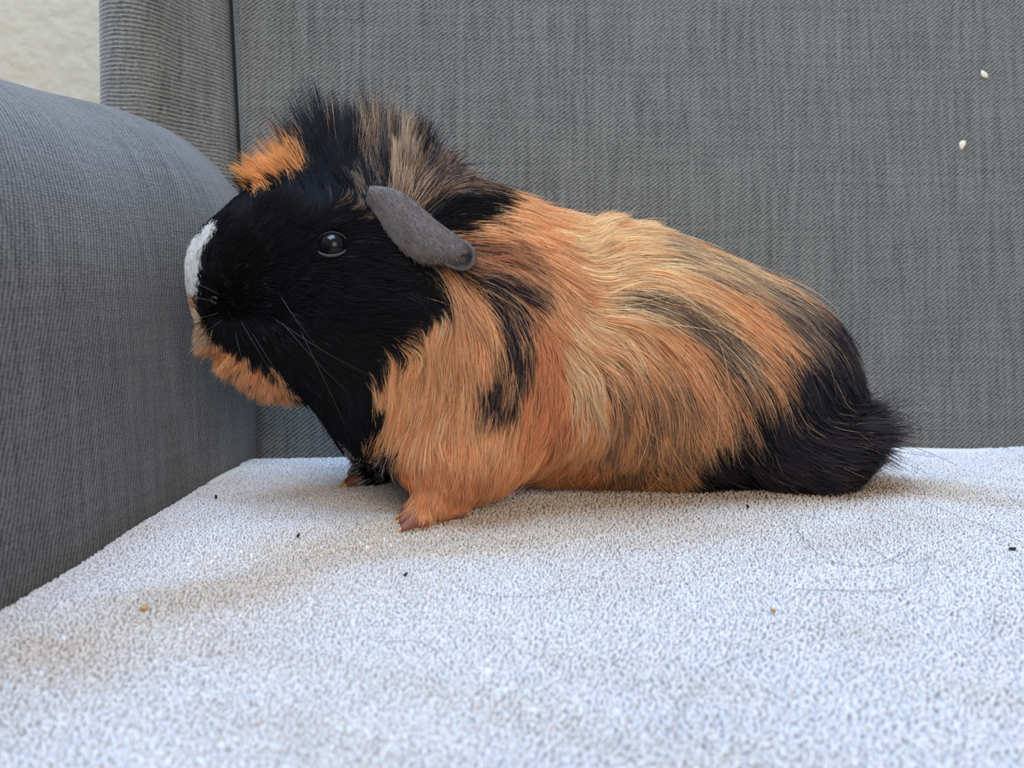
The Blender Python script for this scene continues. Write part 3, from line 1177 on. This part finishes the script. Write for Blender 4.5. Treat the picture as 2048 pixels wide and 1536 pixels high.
# extra strands where the coat is short
short = (qu < 720) & (qv > 330)
W2 = RW * np.where(short, 1.7, 1.0)
roots = pick(NFUR, W2)
croots = pick(NCL, RW)
from mathutils.kdtree import KDTree
kd = KDTree(NCL)
for i, c in enumerate(croots):
    kd.insert(c, i)
kd.balance()
cid = np.fromiter((kd.find(r)[1] for r in roots.tolist()), dtype=np.int64, count=NFUR)
K = 10
cj = rng.normal(0, 0.13, (NCL, 3))
clen = rng.uniform(0.68, 1.2, NCL)
cu_, cv_ = proj(croots)
tail = (cu_ > 1610) & (cv_ > 740)
clen[tail] *= rng.uniform(0.45, 1.65, int(tail.sum()))
crest = (cu_ < 900) & (cv_ < 400)
clen[crest] *= rng.uniform(0.75, 1.3, int(crest.sum()))
chm = rng.uniform(0.35, 1.15, NCL)
CP, _ = grow(croots, None, K, 0, cj, clen, chm)
jit = cj[cid] * 0.7 + rng.normal(0, 0.085, (NFUR, 3))
stray = rng.uniform(0, 1, NFUR) < 0.03
jit[stray] += rng.normal(0, 0.22, (int(stray.sum()), 3))
lm = clen[cid] * rng.uniform(0.65, 1.1, NFUR)
hm = np.clip(chm[cid] + rng.normal(0, 0.28, NFUR), 0.05, 1.7)
hm[stray] *= 1.5
ru_, rv_ = proj(roots)
wisp = (ru_ > 1640) & (rv_ > 770) & (rng.uniform(0, 1, NFUR) < 0.07)
lm[wisp] *= rng.uniform(1.3, 2.0, int(wisp.sum()))
stray |= wisp
lm[stray] *= 1.25
FP, ff = grow(roots, None, K, 0, jit, lm, hm)
# clumping toward the tips
t = np.linspace(0, 1, K)[None, :, None]
cf = (rng.uniform(0.2, 0.7, NFUR) * np.clip(ff[:, 2] / 90, 0.08, 1))[:, None, None] * np.where(stray, 0.1, 1)[:, None, None]
off = (roots - croots[cid])[:, None]
target = CP[cid] + off * 0.30
FP = FP * (1 - cf * t ** 1.3) + target * (cf * t ** 1.3)
# colour: chart position of the visible part of the strand, ragged from clump to clump
mid = FP[:, 6]
u, v = proj(mid)
cn = rng.normal(0, 9, (NCL, 2))
u = u + cn[cid, 0] + rng.normal(0, 5, NFUR)
v = v + cn[cid, 1] + rng.normal(0, 5, NFUR)
rr = np.clip(0.55 * rng.uniform(0, 1, NCL)[cid] + 0.45 * rng.uniform(0, 1, NFUR), 0, 0.9999)
rr = (np.argsort(np.argsort(rr)) / NFUR)
# blaze and lips keep crisp edges
u0, v0 = proj(mid)
crisp = u0 < 470
u[crisp] = u0[crisp] + rng.normal(0, 4.0, int(crisp.sum()))
v[crisp] = v0[crisp] + rng.normal(0, 2.5, int(crisp.sum()))
tint = coat(u, v, rr)
val_ = rng.normal(1.0, 0.10, (NFUR, 1)) * rng.normal(1.0, 0.10, (NCL, 1))[cid]
tint[wisp] = KIND['soot'][0]
tint = np.clip(tint * val_ * (1 + rng.normal(0, 0.03, (NFUR, 3))), 0, 1)
rad0 = rng.uniform(0.000042, 0.000072, (NFUR, 1))
prof = np.array([0.9, 1, 1, 1, 1, .95, .88, .75, .55, .15])[None]
curves_obj('fur', FP, rad0 * prof, M_fur, tint, pig, kind='stuff', label='long orange, sooty and black coat')

# ------------------------------------------------------------------ eye
def sphere_mesh(name, c, r, mat, parent=None, scale=(1, 1, 1), **props):
    bm = bmesh.new()
    bmesh.ops.create_uvsphere(bm, u_segments=32, v_segments=20, radius=1)
    for v in bm.verts:
        v.co = Vector((v.co.x * r * scale[0] + c[0], v.co.y * r * scale[1] + c[1], v.co.z * r * scale[2] + c[2]))
    me = bpy.data.meshes.new(name)
    bm.to_mesh(me)
    bm.free()
    me.polygons.foreach_set('use_smooth', [True] * len(me.polygons))
    me.materials.append(mat)
    return link(bpy.data.objects.new(name, me), parent, **props)


def frame(nv):
    n = nv / np.linalg.norm(nv)
    a = np.cross((0, 0, 1), n)
    a /= np.linalg.norm(a)
    b_ = np.cross(n, a)
    return a, b_, n


def make_eye(c, n):
    a, b_, nn = frame(n)
    e = sphere_mesh('eye', c - nn * 0.0020, 0.0047, M_eye, pig, label='glossy black eye')
    pts = []
    for q in np.linspace(0, 2 * math.pi, 33):
        ca_, sa_ = math.cos(q), math.sin(q)
        pts.append(c + a * ca_ * 0.0050 + b_ * sa_ * 0.0040 + nn * (0.0009 - 0.0012 * ca_ ** 2))
    tube('eyelid', pts, [0.00016 + 0.00042 * max(0, -math.sin(q)) ** 1.5 for q in np.linspace(0, 2 * math.pi, 33)], M_lid, e, seg=8, cap=False)


make_eye(eye_c, eye_n)
# the far eye mirrors the near one about the head's midplane
YM = 0.2915
fc = eye_c.copy()
fc[1] = 2 * YM - fc[1]
fn = eye_n.copy()
fn[1] = -fn[1]
make_eye(fc, fn)

# nostril
for sgn in (-1, 1):
    c, n = hit(432, 600)
    if sgn > 0:
        c[1] = 2 * YM - c[1]
        n[1] = -n[1]
    a, b_, nn = frame(n)
    pts = [c + nn * 0.0006 + a * (math.cos(q) * 0.0016) + b_ * (math.sin(q) * 0.0010) for q in np.linspace(0.4, 5.2, 14)]
    tube('nostril', pts, 0.0005, M_nostril_ear_shade, pig, seg=6)


# ------------------------------------------------------------------ ears
def ear_mat():
    m, nt, b = nodes('ear_skin')
    tc = N(nt, 'ShaderNodeTexCoord')
    nz = N(nt, 'ShaderNodeTexNoise')
    nz.inputs['Scale'].default_value = 260
    nz.inputs['Detail'].default_value = 5
    nt.links.new(tc.outputs['Object'], nz.inputs['Vector'])
    nt.links.new(mixc(nt, nz.outputs[0], srgb(66, 61, 61), srgb(116, 108, 105)), b.inputs['Base Color'])
    b.inputs['Roughness'].default_value = 0.6
    b.inputs['Specular IOR Level'].default_value = 0.25
    return m


M_ear = ear_mat()


def build_ear(side):
    # spine of the ear in the photo, with upper and lower margins
    up = [(738, 372), (790, 378), (832, 405), (872, 440), (910, 468), (938, 488), (950, 508)]
    lo = [(732, 402), (752, 432), (775, 468), (800, 498), (830, 520), (870, 527), (944, 527)]
    n, m = 25, 13

    def cr(pts, t):
        pts = np.asarray(pts, float)
        x = t * (len(pts) - 1)
        i = min(int(x), len(pts) - 2)
        f = x - i
        p0, p1, p2, p3 = pts[max(i - 1, 0)], pts[i], pts[i + 1], pts[min(i + 2, len(pts) - 1)]
        return 0.5 * ((2 * p1) + (-p0 + p2) * f + (2 * p0 - 5 * p1 + 4 * p2 - p3) * f * f + (-p0 + 3 * p1 - 3 * p2 + p3) * f ** 3)

    base, _ = hit(745, 400)
    y0 = base[1] - 0.001
    T = []
    for i in range(n):
        ti = i / (n - 1)
        a = cr(up, ti)
        c = cr(lo, ti)
        for j in range(m):
            tj = j / (m - 1)
            q = a * (1 - tj) + c * tj
            # stands out from the head, lower margin furthest; margins curl back
            y = y0 - 0.0015 - 0.0075 * math.sin(min(1, ti * 1.3) * math.pi / 2) - 0.0045 * tj * ti + 0.0035 * ((tj - .5) * 2) ** 2 * (0.3 + 0.7 * ti)
            if ti > 0.82:
                y += 0.003 * ((ti - 0.82) / 0.18) ** 2
            T.append(at(q[0], q[1], y))
    T = np.array(T)
    if side > 0:
        T[:, 1] = 2 * YM - T[:, 1]
    Fc = grid_faces(n, m)
    o = mesh_obj('ear', T, Fc, M_ear, pig, label='dark grey drooping ear' if side < 0 else None)
    if side > 0:
        del o['label']
    md = o.modifiers.new('thick', 'SOLIDIFY')
    md.thickness = 0.0011
    md.offset = 0
    md2 = o.modifiers.new('sub', 'SUBSURF')
    md2.levels = md2.render_levels = 1
    # rolled tip, open underneath
    if side < 0:
        c0 = at(905, 520, y0 - 0.004)
        c1 = at(946, 500, y0 - 0.004)
        pts = []
        for q in np.linspace(0, 1, 12):
            pts.append(at(*(np.array([(900, 526), (930, 536), (945, 528), (950, 510), (940, 492)])[int(round(q * 4))]), y0))
        key = [(888, 526), (905, 533), (925, 536), (940, 530), (948, 514), (944, 498), (930, 484)]
        pts = [at(*cr(key, q), y0 - 0.0112 + 0.0012 * math.sin(q * 3)) for q in np.linspace(0, 1, 20)]
        tube('ear_rim', pts, [0.0005 + 0.0005 * math.sin(q * math.pi) for q in np.linspace(0, 1, 20)], M_ear, o, seg=8)
        hol = [(896, 524), (905, 530), (924, 534), (939, 528), (945, 514), (938, 506), (915, 512)]  # dark sheet that paints the shade inside the rolled tip
        cy = y0 - 0.0116
        HV = [at(922, 521, cy + 0.0015)] + [at(*q, cy) for q in hol]
        mesh_obj('ear_hollow_shade', HV, [(0, 1 + k, 1 + (k + 1) % 7) for k in range(7)], M_nostril_ear_shade, o)
    # fuzz
    nf = 5200
    fi = rng.integers(0, len(Fc), nf)
    a, b_ = rng.uniform(0, 1, (2, nf, 1))
    V4 = T[np.array(Fc)[fi]]
    R = (V4[:, 0] * (1 - a) + V4[:, 1] * a) * (1 - b_) + (V4[:, 3] * (1 - a) + V4[:, 2] * a) * b_
    sd = -1 if side < 0 else 1
    dirv = np.array([0.75, sd * 0.38, -0.55])[None] + rng.normal(0, 0.35, (nf, 3))
    dirv /= np.linalg.norm(dirv, axis=1, keepdims=True)
    ln = rng.uniform(0.0008, 0.0022, nf)
    P = np.stack([R + np.array([0, sd * 0.0005, 0]) + dirv * ln[:, None] * s + np.array([0, 0, -0.0003]) * s * s for s in (0, .33, .66, 1)], 1)
    base_c = np.where(rng.uniform(0, 1, (nf, 1)) < 0.12, np.array([srgb(170, 130, 100)]), np.array([srgb(104, 96, 94)]))
    curves_obj('ear_fuzz', P, np.broadcast_to(np.array([[.00004, .00004, .00003, .00001]]), (nf, 4)), M_fur, base_c, o, kind='stuff')


build_ear(-1)
build_ear(1)

# ------------------------------------------------------------------ claws, whiskers
for (m, b_) in TOES:
    d = b_ - m
    d /= np.linalg.norm(d)
    pts = [b_ + d * s * 0.0038 + np.array([0, 0, 0.0010 * math.sin(s * 2.6) - 0.0010 * s]) for s in np.linspace(0.1, 1, 7)]
    tube('claw', pts, [0.0007 * (1 - s) ** 0.6 + 0.0001 for s in np.linspace(0, 1, 7)], M_claw, pig)

WH = [((440, 590), (290, 560), 30), ((436, 605), (300, 590), 12), ((440, 625), (340, 640), -10), ((445, 640), (318, 690), -22),
      ((560, 590), (640, 700), 0), ((480, 640), (575, 800), 14), ((500, 660), (620, 860), 20), ((560, 640), (700, 790), 0), ((540, 630), (760, 760), -10), ((470, 660), (500, 760), 10), ((700, 420), (735, 330), 8),
      ((600, 660), (690, 850), 18)]
for i, (a, b_, bow) in enumerate(WH):
    p0, n0_ = hit(*a)
    off_y = -0.010 if i >= 4 else 0.004
    p1 = at(b_[0], b_[1], p0[1] + off_y)
    mid_ = (p0 + p1) / 2 + np.array([0, -0.004, 0.0001875 * bow])
    pts = [(1 - s) ** 2 * p0 + 2 * s * (1 - s) * mid_ + s * s * p1 for s in np.linspace(0, 1, 14)]
    tube('whisker', pts, [0.00006 * (1 - 0.8 * s) for s in np.linspace(0, 1, 14)], M_whisk, pig, seg=5)


# ------------------------------------------------------------------ bits on the towel and the backrest
def on_towel(px, py):
    y = 0.3
    for _ in range(30):
        r = ray(px, py)
        x = r[0] * y
        z = float(towel_z(x, y)) + 0.0021
        y = (z - CAMH) / r[2]
    return np.array([r[0] * y, y, z])


def loose(pts, label, rad=0.00006):
    P = []
    n = 40
    pts = np.asarray(pts, float)
    for k in range(n):
        t_ = k / (n - 1) * (len(pts) - 1)
        i = min(int(t_), len(pts) - 2)
        f = t_ - i
        p0, p1, p2, p3 = pts[max(i - 1, 0)], pts[i], pts[i + 1], pts[min(i + 2, len(pts) - 1)]
        q = 0.5 * ((2 * p1) + (-p0 + p2) * f + (2 * p0 - 5 * p1 + 4 * p2 - p3) * f * f + (-p0 + 3 * p1 - 3 * p2 + p3) * f ** 3)
        P.append(on_towel(*q))
    P = np.array(P)
    tube('loose_hair', P, rad, M_loose, None, seg=5, label=label, category='hair', group='shed hairs on the towel')


loose([(1645, 1040), (1600, 1030), (1595, 1060), (1640, 1110), (1700, 1132), (1770, 1125), (1830, 1092)], 'long shed hair on the towel, curled into a hook at its upper end')
loose([(1735, 1090), (1780, 1120), (1830, 1125), (1856, 1110), (1845, 1150), (1800, 1178), (1700, 1182), (1590, 1178)], 'looped shed hair on the towel beneath the hooked one')
loose([(1838, 997), (1900, 1025), (1980, 1055), (2046, 1085)], 'straight shed hair on the towel leading to the dark crumb')
loose([(1990, 1205), (1988, 1240), (1980, 1275)], 'short shed hair lying alone below the dark crumb')
loose([(1340, 1470), (1380, 1390), (1440, 1330), (1530, 1300)], 'blurred shed hair bowing across the near part of the towel', 0.00005)
loose([(905, 1165), (960, 1188), (1060, 1193), (1130, 1178)], 'shallow bowed shed hair below the guinea pig belly', 0.00005)
loose([(770, 1285), (830, 1282), (880, 1305)], 'faint short shed hair below the front paw', 0.00005)


def blob(name, c, r, sc, rot, mat, label, cat, seed, **kw):
    rg = np.random.default_rng(seed)
    bm = bmesh.new()
    bmesh.ops.create_icosphere(bm, subdivisions=2, radius=1)
    for v in bm.verts:
        k = 1 + rg.normal(0, 0.13)
        v.co = Vector((v.co.x * sc[0] * k + 0.35 * sc[0] * v.co.z ** 2, v.co.y * sc[1] * k, v.co.z * sc[2] * k)) * r
    bmesh.ops.rotate(bm, verts=bm.verts, cent=(0, 0, 0), matrix=Matrix.Rotation(rot, 3, 'Y'))
    me = bpy.data.meshes.new(name)
    bm.to_mesh(me)
    bm.free()
    me.polygons.foreach_set('use_smooth', [True] * len(me.polygons))
    me.materials.append(mat)
    o = bpy.data.objects.new(name, me)
    o.location = c
    return link(o, None, label=label, category=cat, **kw)


def on_back(px, py):
    y = 0.4
    for _ in range(20):
        p = at(px, py, y)
        y = back_y(p[0], p[2]) - 0.0005
    return at(px, py, y)


blob('flake', on_back(1968, 150), 0.0026, (.55, .22, 1), math.radians(-45), M_flake, 'pale dry flake stuck on the backrest, upper one of two', 'flake', 1, group='pale flakes on the backrest')
blob('flake', on_back(1924, 290), 0.0027, (.6, .22, 1), math.radians(20), M_flake, 'pale teardrop flake stuck on the backrest, lower one of two', 'flake', 2, group='pale flakes on the backrest')
for i, (px, py, r, mt, lb) in enumerate([
    (2025, 1098, .00085, M_crumb_dark, 'largest dark crumb on the towel, beside the straight shed hair'),
    (1545, 1220, .0006, M_crumb_tan, 'small brown crumb on the towel in front of the rump'),
    (1495, 1012, .0006, M_crumb_dark, 'tiny dark crumb close under the black rump fur'),
    (432, 993, .0006, M_crumb_dark, 'tiny dark crumb near the towel corner by the arm'),
    (597, 1070, .0006, M_crumb_dark, 'tiny dark crumb on the towel between arm and front paw'),
    (812, 1148, .0006, M_crumb_dark, 'tiny dark crumb on the towel in front of the near paw'),
    (290, 1216, .0009, M_crumb_tan, 'tan crumb on the towel crease by the arm')]):
    blob('crumb', on_towel(px, py), r, (1.3, .8, .7), 0.5 * i, mt, lb, 'crumb', 10 + i, group='crumbs on the towel')
